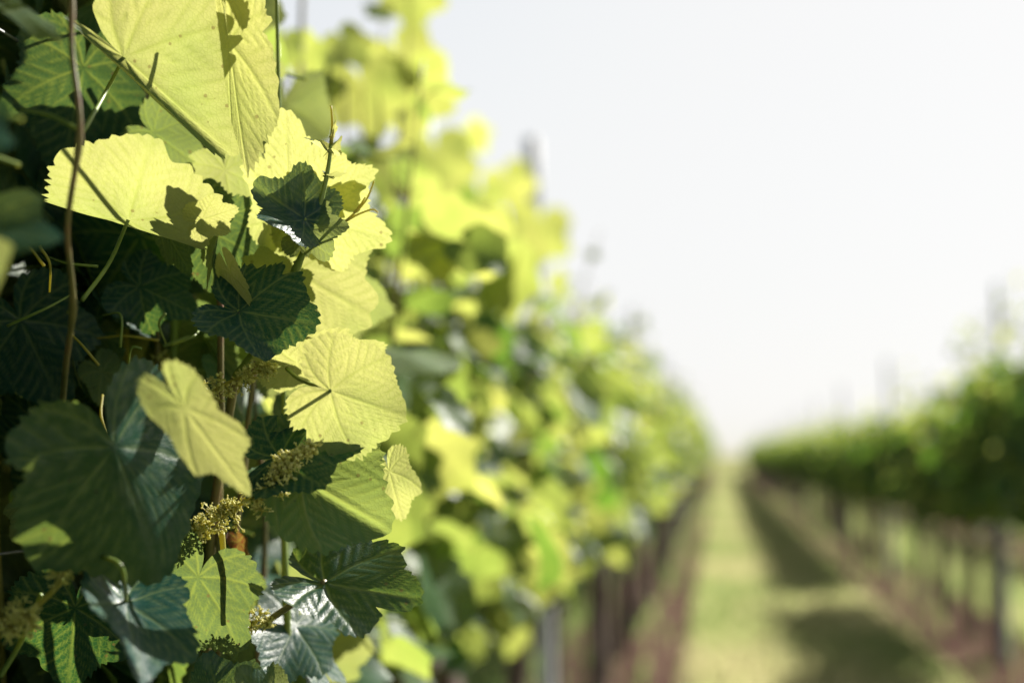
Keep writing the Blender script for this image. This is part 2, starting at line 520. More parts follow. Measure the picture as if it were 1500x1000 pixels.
def leaf_flat(n, rings, seed, lobes=1.0, teeth=1.0):
    """Flat leaf of midrib length 1: junction at 0, midrib along +Y, upper side +Z. Returns V (n,2), faces, vein, edge fraction."""
    rng = np.random.default_rng(seed)
    th = np.linspace(-np.pi, np.pi, n, endpoint=False) + np.pi / n
    aa = np.abs(th)
    base = np.interp(aa, OUT_A, OUT_R)
    smooth = np.interp(aa, [0, 0.9, 1.8, 2.5, 2.95, np.pi], [.93, .84, .69, .58, .34, .08])
    r = smooth + (base - smooth) * lobes
    r *= 1 + 0.05 * np.sin(th * 2 + rng.uniform(0, 6)) * np.clip(np.pi - aa, 0, 1)
    for _ in range(rng.integers(0, 3)):               # bites and torn places in the margin
        r *= 1 - rng.uniform(.08, .26) * np.exp(-((th - rng.uniform(-2.3, 2.3)) / rng.uniform(.04, .12)) ** 2)
    nt = 46
    ph = (th / (2 * np.pi) * nt + 0.6 * np.sin(th * 5 + rng.uniform(0, 6)) + 0.3 * np.sin(th * 11 + rng.uniform(0, 6)))
    fr = ph - np.floor(ph)
    saw = np.where(fr < 0.65, fr / 0.65, (1 - fr) / 0.35)
    tr_ = rng.uniform(0.25, 1.5, 80)
    amp = 0.062 * teeth * tr_[(np.floor(ph).astype(int) + 40) % 80] * np.clip((np.pi - aa) * 2.5, 0, 1)
    tooth = (saw - 0.5) * amp
    t = (np.arange(1, rings + 1) / rings) ** 0.85
    x = np.concatenate([[0], np.concatenate([np.sin(th) * (r * k + tooth * k ** 7) for k in t])])
    y = np.concatenate([[0], np.concatenate([np.cos(th) * (r * k + tooth * k ** 7) for k in t])])
    F = [(0, 1 + (j + 1) % n, 1 + j) for j in range(n) if j != n - 1]
    for q in range(rings - 1):
        a, b = 1 + q * n, 1 + (q + 1) * n
        for j in range(n - 1):
            F.append((a + j, a + j + 1, b + j + 1, b + j))
    # veins
    P = np.stack([x, y], 1)
    d1 = np.full(len(P), 9.0); d2 = np.full(len(P), 9.0)
    near = np.zeros(len(P), int)
    mains = [(0, .98), (.85, .86), (-.85, .86), (1.82, .66), (-1.82, .66), (2.5, .52), (-2.5, .52)]
    loc = []
    for k, (a, ln) in enumerate(mains):
        dv = np.array([math.sin(a), math.cos(a)]); nv = np.array([dv[1], -dv[0]])
        s_, q = P @ dv, P @ nv
        q = q - 0.05 * np.sin(np.clip(s_ / ln, 0, 1) * 3) * (1 if a > 0 else -1 if a < 0 else 0)
        d = np.where((s_ > 0) & (s_ < ln), np.abs(q), 9.0)
        d1v = d / np.clip(1.15 - s_ / ln, 0.25, 1)
        loc.append((s_, q, ln, d))
        upd = d < d1 - 1e-9
        near[upd] = k
        d1 = np.minimum(d1, d)
    for k, (s_, q, ln, d) in enumerate(loc):
        sel = near == k
        for sgn in (-1, 1):
            for m_, s0 in enumerate(np.arange(0.16, 0.95, 0.125) + (0.05 if sgn > 0 else 0)):
                if s0 > ln: continue
                u, v = s_ - s0 * 1.0, q * sgn
                dist = np.abs(u - v * 0.95 + 0.25 * v * v) * 0.72
                dist = np.where(sel & (v > 0) & (v < 0.42), dist, 9)
                d2 = np.minimum(d2, dist)
    vein = np.maximum(np.exp(-(d1 / 0.013) ** 2), 0.75 * np.exp(-(d2 / 0.011) ** 2))
    soft = np.maximum(np.exp(-(d1 / 0.045) ** 2), 0.5 * np.exp(-(d2 / 0.034) ** 2))
    if n < 60:                                    # a coarse leaf cannot hold fine lines
        vein = vein * 0.35
    return P, F, vein, soft


def bend(P3, ax, c, s0=0.0, most=360.0):
    """Roll the leaf about a line: ax = in-plane direction angle (from +X), c = curvature, beyond offset s0, by at most so many degrees."""
    if abs(c) < 1e-4: return P3
    d = np.array([math.cos(ax), math.sin(ax), 0.0])
    s = P3 @ d
    w = R(most) / abs(c)
    e = np.clip(s - s0, 0, w)
    rest = np.clip(s - s0 - w, 0, None)
    z = P3[:, 2]
    a = e * c
    s2 = np.where(s > s0, s0 + np.sin(a) / c + rest * np.cos(a) - z * np.sin(a), s)
    z2 = np.where(s > s0, (1 - np.cos(a)) / c + rest * np.sin(a) + z * np.cos(a), z)
    out = P3 + (s2 - s)[:, None] * d
    out[:, 2] = z2
    return out


def leaf_shape(n=40, rings=4, seed=0, wx=1.0, lobes=1.0, teeth=1.0, cup=0.0, wave=0.05, wn=1.0, foldn=0.0, foldp=0.0, tip=0.0, blister=0.005, rolls=()):
    rng = np.random.default_rng(seed + 999)
    P, F, vein, soft = leaf_flat(n, rings, seed, lobes, teeth)
    x, y = P[:, 0] * wx, P[:, 1]
    x = np.where(x < 0, x * wn, x)
    r = np.hypot(x, y)
    th = np.arctan2(x, y)
    z = wave * np.sin(th * 3 + rng.uniform(0, 6)) * r ** 1.5 + wave * 0.6 * np.sin(th * 5 + rng.uniform(0, 6)) * r ** 2
    z += 0.5 * wave * np.sin(x * 5 + rng.uniform(0, 6)) * np.sin(y * 5 + rng.uniform(0, 6)) * r
    z += -blister * soft
    Q = np.stack([x, y, z], 1)
    for sgn, f in ((-1, foldn), (1, foldp)):       # half-leaf folded up (+) or down (-) about the midrib, degrees
        if f:
            Q = fold(Q, sgn, f)
    if cup:
        Q = bend(Q, 0, cup); Q = bend(Q, math.pi, cup)
    if tip:
        Q = bend(Q, math.pi / 2, tip, 0.1)
    for (ax, s0, c, most) in rolls:
        Q = bend(Q, R(ax), c, s0, most)
    return Q, F, vein


def fold(Q, sgn, deg, w=0.12):
    s = Q[:, 0] * sgn
    e = np.clip(s, 0, w)
    c = R(deg) / w
    a = e * c
    rest = np.clip(s - w, 0, None)
    z = Q[:, 2]
    s2 = np.where(s > 0, np.sin(a) / c + rest * np.cos(R(deg)) - z * np.sin(a), s)
    z2 = np.where(s > 0, (1 - np.cos(a)) / c + rest * np.sin(R(deg)) + z * np.cos(a), z)
    out = Q.copy()
    out[:, 0] = s2 * sgn
    out[:, 2] = z2
    return out


LOW = []
for k in range(10):
    r_ = random.Random(50 + k)
    LOW.append(leaf_shape(46, 4, k, wx=r_.uniform(.85, 1.1), lobes=r_.uniform(.5, 1.1), cup=r_.uniform(-.7, .5), wave=r_.uniform(.04, .12),
                          foldn=r_.uniform(-10, 35), foldp=r_.uniform(-10, 35), tip=r_.uniform(-1.0, .3)))
MID = []
for k in range(8):
    r_ = random.Random(80 + k)
    MID.append(leaf_shape(138, 9, 20 + k, wx=r_.uniform(.85, 1.1), lobes=r_.uniform(.6, 1.2), cup=r_.uniform(-.7, .5), wave=r_.uniform(.05, .12),
                          foldn=r_.uniform(-10, 40), foldp=r_.uniform(-10, 40), tip=r_.uniform(-1.0, .3)))


def basis(ydir, zhint):
    y = np.asarray(ydir, float); y /= np.linalg.norm(y)
    x = np.cross(y, np.asarray(zhint, float)); x /= np.linalg.norm(x) + 1e-9
    z = np.cross(x, y)
    return np.stack([x, y, z], 0)


# ------------------------------------------------------------------ vines of the rows
def vine_meshes(seed, coarse=False, nshoot=11, top=1.82, dark=False, nlat=130):
    """Trunk, cordon, shoots and leaves of one trained vine, base at the origin, row along Y."""
    rng = np.random.default_rng(seed)
    tr = MB()
    jx, jy = rng.uniform(-.04, .04, 2)
    zs = np.linspace(-0.05, 0.80, 9)
    tr.tube([(jx * math.sin(z * 4) , jy * math.sin(z * 3), z) for z in zs], np.linspace(.034, .024, 9) * rng.uniform(1.05, 1.5), 9, wob=.16, rng=rng)
    top_t = (jx * math.sin(3.2), jy * math.sin(2.4), .79)
    cord = []
    for s in (-1, 1):
        pts = [(top_t[0], top_t[1], .77), (top_t[0] * .5, s * .10, .84), (0, s * .3, .86), (rng.uniform(-.02, .02), s * .56, .85)]
        cb = MB(); cb.tube(spline(pts, 10), np.linspace(.022, .010, 10), 7, wob=.12, rng=rng)
        cord.append(cb)
    shoots, lv = [], MB()
    pts_all = []
    for k in range(nshoot):
        y0 = -.55 + 1.1 * (k + rng.uniform(.1, .9)) / nshoot
        h = rng.uniform(.72, 1.0) * (top - .86)
        if rng.uniform() < .16: h += rng.uniform(.12, .34)
        lx = rng.uniform(-.18, .18) if dark else rng.uniform(-.24, .24); ly = rng.uniform(-.18, .18)
        P = spline([(0, y0, .85), (lx * .55, y0 + ly * .4, .85 + h * .35), (lx * .8, y0 + ly * .8, .85 + h * .7), (lx * rng.uniform(.5, 1.3), y0 + ly * 1.3, .85 + h)], 14)
        sb = MB(); sb.tube(P, np.linspace(.0042, .0016, 14), 5)
        shoots.append(sb)
        nn = int(h / .068)
        for q in range(nn):
            u = (q + rng.uniform(0, .6)) / nn
            pts_all.append((P[min(int(u * 13), 13)], u, 1 if q % 2 else -1))
    for k in range(nlat):        # lateral leaves and the skirt below the cordon
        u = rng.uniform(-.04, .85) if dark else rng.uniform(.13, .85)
        pts_all.append((np.array([rng.normal(0, .10 if dark else .11), rng.uniform(-.6, .6), .84 + u * (top - .86) * .9]), .3 + .3 * u, 1 if rng.uniform() < .5 else -1))
    lib = LOW
    for (p, u, side) in pts_all:
        a = rng.normal(0, .75)
        o = np.array([side * math.cos(a), math.sin(a), 0])          # petiole direction
        pl = rng.uniform(.05, .11) * (1 - .5 * max(u, 0))
        b = p + o * pl + np.array([0, 0, rng.uniform(-.02, .04)])
        ll = rng.uniform(.052, .094) * (1 - .5 * max(u - .55, 0) / .45) * (1.0 if not coarse else 1.2)
        yd = o * rng.uniform(.2, .9) + np.array([0, 0, -1]) * rng.uniform(.05, .95) + rng.normal(0, .3, 3)
        zh = o * rng.uniform(.2, 1) + np.array([0, 0, 1]) * rng.uniform(.1, .9) + rng.normal(0, .45, 3)
        Q, F, ve = lib[rng.integers(len(lib))]
        lv.add(b + ll * (Q @ basis(yd, zh)), F, 0, vein=ve, tint=float(np.clip(rng.normal((.24 if dark else .44) + (.9 if dark else .5) * max(u - .5, 0), .28), 0, 1)))  # dark vines: shade put into the leaf colour, sunlit tops tinted brighter
        if not coarse:
            lv.tube([p, (p + b) / 2 + np.array([0, 0, .006]), b], .0013, 4, cap=False, mi=1)
    return tr, cord, shoots, lv


PROTO = []
for k in range(13):                                  # 0-5 loose sunlit vines, 6-9 dense shaded ones, 10-12 taller ones
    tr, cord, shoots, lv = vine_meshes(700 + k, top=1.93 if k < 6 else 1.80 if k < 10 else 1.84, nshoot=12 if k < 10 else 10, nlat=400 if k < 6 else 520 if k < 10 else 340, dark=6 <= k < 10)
    PROTO.append((tr.mesh('trunk', M['bark']), [c.mesh('cordon', M['bark']) for c in cord], [s.mesh('shoot', M['red_stem']) for s in shoots],
                  lv.mesh('foliage', [M['far_leaf'], M['stem']])))


def put(name, me, parent):
    o = bpy.data.objects.new(name, me)
    COL.objects.link(o)
    o.parent = parent
    return o


def place_vine(x, y, proto, label, group, rz=0.0, sc=1.0, full=False):
    tr, cord, shoots, fol = PROTO[proto]
    t = empty('grapevine', (x, y, 0), rz)
    t.scale = (1, 1, sc)
    tag(t, label, 'grapevine', group)
    put('trunk', tr, t)
    if full:
        for c in cord: put('cordon', c, t)
        for s_ in shoots: put('shoot', s_, t)
    put('foliage', fol, t)
    return t


rr = random.Random(11)
lefts = ['sunlit grapevine directly behind the sharp foreground vine', 'second blurred yellow vine behind the sharp leaves, well before the leaning post',
         'yellow-green vine growing just before the leaning grey post', 'yellow-green vine just beyond the leaning grey post', 'second yellow-green vine beyond the leaning grey post',
         'vine midway between the leaning post and the slim post behind it', 'blurred left-row vine just before the slim grey post', 'blurred left-row vine at the slim grey post']
LEFT_VINES = []
y = 2.0
i = 0
while y < FAR:
    lab = lefts[i] if i < len(lefts) else 'distant yellow-green vine merging into the far end of the left row'
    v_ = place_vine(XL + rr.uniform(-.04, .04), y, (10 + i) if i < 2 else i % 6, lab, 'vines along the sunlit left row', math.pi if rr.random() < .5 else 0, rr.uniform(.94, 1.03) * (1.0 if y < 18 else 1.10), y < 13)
    LEFT_VINES.append(v_)
    y += 1.15 + rr.uniform(-.06, .06)
    i += 1
y = 3.2
i = 0
rights = {0: 'dark vine at the right edge of the photo, nearest of the right row'}
while y < FAR:
    gap = 13.0 < y < 14.0
    if not gap and y > 6.3:
        lab = 'dark vine cut by the right edge of the photo' if y < 7.9 else 'tallest dark vine, growing around the post at the right edge' if y < 9.1 else 'dark vine just beyond the tallest one of the right row' if y < 10.2 else 'shaded vine of the right row beside the light gap on the grass' if y < 16 else 'distant dark vine merging into the far right row'
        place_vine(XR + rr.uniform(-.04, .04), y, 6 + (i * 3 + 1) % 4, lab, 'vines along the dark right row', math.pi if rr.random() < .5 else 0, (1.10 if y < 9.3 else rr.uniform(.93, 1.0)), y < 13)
    y += 1.15 + rr.uniform(-.06, .06)
    i += 1
for (x, y0, y1, lab, grp) in ((XR2, 16, 70, 'vine of the second row glimpsed behind the dark right row', 'vines of the second row on the right'),
                              (XR3, 28, 70, 'vine of the third row far behind the dark right row', 'vines of the third row on the right'),
                              (XLB, 3.5, 26, 'vine of the hidden row behind the sharp foreground leaves', 'vines of the row behind on the left')):
    y = y0
    while y < y1:
        place_vine(x + rr.uniform(-.04, .04), y, rr.randrange(10), lab, grp, math.pi if rr.random() < .5 else 0, rr.uniform(.93, 1.02))
        y += 1.15
# thin training stakes beside the right-row vines
sm = MB(); sm.tube([(0, 0, -.1), (0.004, 0, .5), (0, 0, 1.15)], .009, 6)
sme = sm.mesh('vine_stake', M['stake'])
for k in range(26):
    o = bpy.data.objects.new('vine_stake', sme)
    COL.objects.link(o)
    o.location = (XR + rr.uniform(-.05, .05), 7.0 + k * 1.15 + rr.uniform(-.2, .2), 0)
    o.rotation_euler = (rr.uniform(-.04, .04), rr.uniform(-.04, .04), 0)
    tag(o, 'thin brown stake standing among the trunks of the right row', 'stake', 'stakes among the right row trunks')

# ------------------------------------------------------------------ the sharp foreground vine
hero = empty('grapevine', (XL - 0.02, 1.12, 0))
tag(hero, 'large sharp grapevine with sunlit yellow leaves over dark ones and pale flower clusters', 'grapevine')
H0 = np.array(hero.location)
NLEAF = [0]
GLARE = (.67, -.38, .64)                        # a leaf facing this way throws the sun at the camera


def stem(name, pts, rad, mat, parent=hero, n=30, sides=9, label=None, nodes=()):
    """A shoot, petiole or tendril through (px, py, depth) points; rad in metres, one value or start/end."""
    P = spline([at(*p) for p in pts], n) - H0
    r0, r1 = (rad, rad) if np.isscalar(rad) else rad
    rr_ = np.linspace(r0, r1, n)
    for u in nodes:                                  # swollen nodes
        rr_ = rr_ * (1 + 0.45 * np.exp(-((np.linspace(0, 1, n) - u) / 0.025) ** 2))
    mb = MB(); mb.tube(P, rr_, sides)
    return tag(mb.build(name, M[mat], parent), label)


def hleaf(b, t, d, dd=0.0, roll=0.0, wx=1.0, n=198, rings=16, tint=0.6, mat='leaf', label=None, pet=None, pr=0.0013, pmat='stem', L=None, seed=None, nrm=None, **kw):
    """A leaf of the foreground vine: junction at pixel b, tip at pixel t, upper side turned to the camera at roll 0."""
    NLEAF[0] += 1
    sd = NLEAF[0] * 7 if seed is None else seed
    kw.setdefault('wave', 0.06); kw.setdefault('lobes', 1.25); kw.setdefault('blister', 0.006)
    B, T = at(*b, d), at(*t, d + dd)
    yd = np.array(T - B); ln = np.linalg.norm(yd)
    if L: ln = L
    mid = (np.array(B) + np.array(T)) / 2
    z0 = np.array(C0) - mid if nrm is None else np.array(nrm)
    ba = basis(yd, z0)
    a = R(roll)
    x, yv, z = ba
    x2 = x * math.cos(a) - z * math.sin(a)
    z2 = x * math.sin(a) + z * math.cos(a)
    Q, F, ve = leaf_shape(n, rings, sd, wx=wx, **kw)
    mb = MB()
    mb.add(np.array(B) + ln * (Q @ np.stack([x2, yv, z2])) - H0, F, 0, vein=ve, tint=tint)
    o = tag(mb.build('leaf', M[mat], hero), label)
    if pet:
        pts = [(b[0], b[1], d)] + list(pet)
        P = spline([at(*p) for p in pts], 14) - H0
        pm = MB(); pm.tube(P, np.linspace(pr, pr * 1.25, 14), 7)
        pm.build('petiole', M[pmat], o)
    return o


# --- the big yellow leaves along the top
hleaf((182, 84), (352, 236), .975, .02, 180, wx=1.3, wn=.28, tint=.85, lobes=.5, foldn=-95, wave=.03, pet=[(152, 140, .98), (122, 192, .90)], label='largest sunlit yellow leaf with a white shining folded edge')
hleaf((335, 62), (362, 272), .965, .02, 172, wx=.42, wn=.2, tint=.9, lobes=.5)
hleaf((315, -80), (358, 50), .955, .0, 172, wx=.6, wn=.3, tint=.85)
hleaf((250, -20), (345, 95), 1.30, .03, 170, wx=.8, tint=.2)
hleaf((188, 322), (222, 205), 1.01, -.045, 178, wx=1.2, tint=.72, lobes=.35, wave=.03, tip=.2, rolls=((-90, -.02, 5, 80),), pet=[(160, 385, 1.02), (120, 440, 1.0)], label='broad yellow leaf lit from behind with a shaded lower fold')
hleaf((296, 322), (352, 304), .985, .0, 178, wx=.75, tint=.85)
hleaf((425, 305), (418, 166), 1.09, -.02, 175, wx=.72, tint=.95, wave=.03)
hleaf((462, 285), (556, 248), 1.075, .0, 20, wx=.72, tint=1.0, wave=.03)
hleaf((432, 398), (553, 468), 1.11, .02, 178, wx=1.12, tint=.97, wave=.03, label='large pale yellow leaf glowing behind the shoot tip', pet=[(420, 400, 1.12), (405, 440, 1.09)])
hleaf((455, 320), (568, 350), 1.085, .0, 10, wx=.85, tint=.97, wave=.03)
# --- the small leaves at the shoot tip
hleaf((446, 320), (368, 268), 1.03, -.005, 17, wx=1.15, tint=.12, lobes=1.4, foldp=-8, foldn=45, wave=.06, label='small curled blue-green leaf with a white glare stripe', pet=[(452, 328, 1.035), (458, 338, 1.035)], seed=5)
hleaf((442, 338), (514, 330), 1.03, 0, -38, wx=.95, tint=.3, foldp=-10, foldn=20, wave=.1, label='small pleated young leaf under the curled one', seed=9)
hleaf((350, 455), (463, 474), 1.02, -.01, -34, wx=1.2, tint=.0, lobes=.9, rolls=((-35, .02, 7, 36),), wave=.04, label='dark leaf with pale veins and a white curled lower edge', pet=[(340, 462, 1.03), (330, 470, 1.04)])
hleaf((338, 402), (376, 482), 1.03, .0, 62, wx=.55, tint=.85, rolls=((0, .2, 4.0, 80),))
hleaf((402, 398), (350, 380), 1.08, 0, 180, wx=.75, tint=.9)
hleaf((428, 440), (460, 490), 1.05, 0, 170, wx=.6, tint=.8)
hleaf((415, 415), (462, 440), 1.09, 0, 170, wx=.9, tint=.4)
# --- leaves of the shaded interior, most with the shade put into a low tint
hleaf((300, 335), (395, 385), 1.10, 0, 0, wx=1.0, tint=.1)
hleaf((235, 325), (282, 402), 1.07, .0, 55, wx=.7, tint=.15)
hleaf((318, 332), (302, 430), 1.05, .0, 72, wx=.5, tint=.3, cup=1.4, label='narrow curled leaf edge with a white shining patch')
hleaf((205, 345), (130, 458), 1.16, .02, 15, wx=1.1, tint=.0)
hleaf((205, 420), (290, 462), 1.14, 0, -10, wx=.9, tint=.0)
hleaf((225, 195), (296, 246), 1.13, 0, 10, wx=1.1, tint=.25)
hleaf((122, 100), (92, 252), 1.13, .02, -8, wx=1.0, tint=.05)
hleaf((60, 300), (100, 420), 1.18, .02, 12, wx=1.1, tint=.05)
hleaf((30, 470), (90, 590), 1.12, .02, 5, wx=1.1, tint=.0)
hleaf((130, 500), (60, 560), 1.16, .02, 20, wx=1.0, tint=.1)
hleaf((330, 250), (345, 330), 1.12, .02, 10, wx=1.0, tint=.55)
hleaf((120, 490), (70, 560), 1.17, .0, 175, wx=.8, tint=.5)
hleaf((150, 545), (190, 600), 1.14, .0, 175, wx=.7, tint=.6)
# --- the bright leaves low on the right
hleaf((436, 532), (572, 506), 1.06, .01, 48, wx=.6, tint=.85, wave=.03)
hleaf((484, 572), (601, 612), .972, .012, 180, wx=.98, tint=.92, lobes=.45, wave=.035, foldn=8, label='broad yellow leaf with a scalloped edge at the right of the cluster', pet=[(440, 556, 1.04), (420, 540, 1.06)])
hleaf((405, 515), (455, 590), 1.2, .0, 10, wx=.9, tint=.35)
hleaf((410, 668), (533, 634), .985, .0, -45, wx=1.2, tint=.0, foldp=10, label='dark leaf with a pointed tip above the pale flower cluster')
hleaf((440, 697), (573, 775), 1.0, .0, 180, wx=1.0, tint=.85, mat='green_leaf', lobes=.7, foldn=-42, foldp=8, blister=.02, label='half shaded green leaf with raised pale veins', pet=[(418, 672, 1.02), (400, 640, 1.05)])
hleaf((476, 852), (622, 880), 1.0, -.01, -36, wx=.92, tint=.15, mat='green_leaf', lobes=1.0, blister=.018, rolls=((-32, .03, 8.0, 28),), label='green leaf with its lower edge rolled up white', pet=[(450, 870, 1.02), (420, 890, 1.06), (388, 912, 1.08)], pmat='red_stem', pr=.0022)
hleaf((490, 800), (520, 735), 1.08, .02, 178, wx=.8, tint=.7)
hleaf((570, 690), (590, 760), 1.07, .03, 165, wx=.6, tint=.9)
# --- the blurred near leaves
hleaf((168, 655), (240, 848), .89, .03, -36, wx=1.12, tint=.35, mat='green_leaf', foldn=-10, foldp=-30, lobes=.6, wave=.06, n=138, rings=10, label='big blurred green leaf hanging in front with a bright yellow tip')
hleaf((270, 598), (364, 724), .85, .035, 178, wx=.40, wave=.02, foldn=-12, tint=.9, n=138, rings=10, label='blurred yellow leaf pointing down at the flower cluster')
hleaf((185, 880), (200, 1015), .92, -.09, 0, wx=.6, tint=.0, nrm=GLARE, foldn=25, foldp=25, n=138, rings=10, label='blurred blue-green leaf catching a white glare low on the left', pet=[(178, 830, .87), (150, 815, .9)])
hleaf((-75, 200), (22, 215), .68, .0, -50, wx=1.35, tint=.0, n=138, rings=10, label='very blurred dark leaf cut by the left frame edge')
hleaf((-45, 335), (85, 350), .74, .0, -48, wx=1.0, tint=.1, n=138, rings=10)
stem('petiole', [(119, 192, .85), (75, 170, .86), (30, 160, .88)], .0013, 'stem', n=14, sides=7)
hleaf((30, 20), (100, 70), .82, .0, 130, wx=.4, tint=.6, n=138, rings=10)
# --- blurred leaves of the sparse top behind, against the sky
for (bx, by), (tx, ty), d_, ro, ti in (((600, -20), (612, 50), 2.5, 170, .9), ((585, 80), (625, 150), 2.55, 175, .95), ((600, 120), (605, 215), 2.5, 20, .85), ((505, 60), (540, 100), 2.2, 150, .8), ((530, 125), (560, 205), 2.3, 170, .9),
                                       ((440, 75), (475, 110), 2.1, 10, .7), ((690, 195), (715, 225), 3.6, 20, .8), ((742, 262), (764, 312), 4.3, 175, .95), ((640, 225), (660, 300), 3.0, 170, .8), ((700, 290), (690, 350), 3.4, 10, .7),
                                       ((470, 110), (500, 165), 2.3, 165, .6), ((580, 240), (620, 300), 2.7, 160, .8), ((560, 20), (530, 5), 2.4, 60, .8), ((790, 330), (780, 400), 4.4, 170, .9), ((415, 60), (410, 105), 1.9, 170, .5)):
    B_ = at(bx, by, d_)
    host = min(LEFT_VINES, key=lambda v: abs(v.location.y - B_.y))
    o = hleaf((bx, by), (tx, ty), d_, 0, ro, tint=ti, n=60, rings=5, mat='far_leaf')
    NLEAF[0] -= 1
    mi = host.matrix_basis.inverted()
    o.data.transform(mi @ Matrix.Translation(hero.location))
    o.parent = host
    foot = Vector((XL + (B_.x - XL) * .3, B_.y + .03, min(1.45, B_.z - .15)))
    sb = MB()
    sb.tube(spline([mi @ foot, mi @ (foot.lerp(B_, .6) + Vector((.01, -.01, .02))), mi @ B_], 10), np.linspace(.0032, .0012, 10), 6)
    sb.build('shoot', M['red_stem'], host)
# --- the bottom corner
hleaf((110, 890), (100, 1010), 1.02, .02, 5, wx=1.0, tint=.0)
hleaf((290, 845), (238, 965), 1.04, .02, 8, wx=1.05, tint=.15)
hleaf((330, 1040), (300, 960), 1.02, .0, 10, wx=1.2, tint=.1)
hleaf((395, 1040), (345, 975), 1.0, .0, 15, wx=.9, tint=.4)
hleaf((432, 915), (392, 1010), 1.15, -.07, 0, wx=.7, tint=.1, nrm=GLARE, foldn=20, wave=.1, label='blurred leaf shining white at the bottom edge')
hleaf((430, 925), (470, 1030), 1.2, -.10, 0, wx=.5, tint=.1, nrm=GLARE)
hleaf((338, 840), (375, 905), 1.15, .0, 175, wx=.75, tint=.75, mat='green_leaf')
hleaf((350, 795), (368, 838), 1.12, .0, 20, wx=.6, tint=.5, mat='dry_leaf', cup=3.0, wave=.3, label='dry red-brown curled leaf')
hleaf((60, 735), (20, 790), 1.05, .0, 170, wx=.8, tint=.4)
hleaf((80, 650), (30, 740), 1.15, .03, 15, wx=1.2, tint=.0)

# --- shoots, petioles, tendrils
stem('shoot', [(345, 552, 1.08), (392, 488, 1.07), (431, 400, 1.05), (462, 325, 1.04), (480, 250, 1.04), (485, 205, 1.04)], (.0034, .0012), 'stem', nodes=(.16, .42, .62), label='green growing shoot with the sharp young tip')
stem('shoot', [(88, 640, .98), (96, 540, .93), (107, 445, .9), (99, 330, .87), (117, 192, .85), (105, 70, .85), (106, -60, .85)], (.0021, .0016), 'red_stem', n=60, nodes=(.32, .64, .9), label='blurred brown shoot running up the left side')
stem('shoot', [(318, 960, 1.12), (322, 700, 1.12), (323, 545, 1.10), (322, 400, 1.10), (318, 300, 1.12)], (.0028, .0022), 'red_stem', nodes=(.4, .7))
stem('shoot', [(255, 560, 1.2), (256, 430, 1.2), (262, 300, 1.2), (244, 180, 1.2), (240, 60, 1.2)], (.004, .003), 'stem', nodes=(.5,))
stem('shoot', [(345, 552, 1.08), (330, 640, 1.1), (310, 780, 1.12), (300, 1000, 1.13)], (.0034, .004), 'red_stem')
stem('shoot', [(325, 780, 1.04), (330, 840, 1.04), (337, 905, 1.05)], (.0022, .0018), 'tendril')
stem('shoot', [(0, 990, .95), (30, 940, .95), (60, 870, .93)], (.002, .0015), 'stem')
stem('shoot', [(445, 240, 2.02), (440, 120, 2.05), (444, -30, 2.08)], (.005, .0035), 'red_stem')
stem('tendril', [(470, 352, 1.05), (505, 325, 1.05), (535, 295, 1.05), (548, 265, 1.05)], (.0011, .0006), 'tendril')
stem('tendril', [(505, 325, 1.05), (525, 314, 1.05), (545, 307, 1.05), (554, 311, 1.05)], (.0009, .0006), 'tendril')
stem('tendril', [(518, 312, 1.05), (528, 300, 1.05), (535, 289, 1.05)], (.0008, .0006), 'tendril')
stem('tendril', [(430, 385, 1.05), (455, 368, 1.05), (476, 350, 1.05)], (.001, .0008), 'stem')
stem('tendril', [(325, 75, 1.03), (335, 45, 1.03), (345, 10, 1.03)], (.0014, .001), 'tendril')
stem('tendril', [(145, 535, 1.0), (120, 505, 1.0), (105, 490, 1.02)], (.001, .0007), 'tendril')
# tip: folded young leaves and bud
stem('shoot_tip', [(485, 212, 1.04), (487, 185, 1.04), (485, 155, 1.04)], (.0016, .0007), 'tendril', n=12, label='tiny growing tip above the folded young leaves')
hleaf((482, 222), (500, 200), 1.04, 0, 30, wx=.6, tint=1, n=100, rings=6, foldn=55, foldp=10, label='tiny folded young leaf at the shoot tip')
hleaf((482, 222), (446, 205), 1.04, 0, 60, wx=.6, tint=1, n=100, rings=6, foldn=65, foldp=20)
hleaf((485, 195), (492, 175), 1.04, 0, 50, wx=.5, tint=1, n=80, rings=5, foldn=60, foldp=40)
hleaf((484, 258), (470, 250), 1.04, 0, 60, wx=.5, tint=.7, n=80, rings=5)
hleaf((484, 258), (508, 252), 1.04, 0, 60, wx=.5, tint=.7, n=80, rings=5)


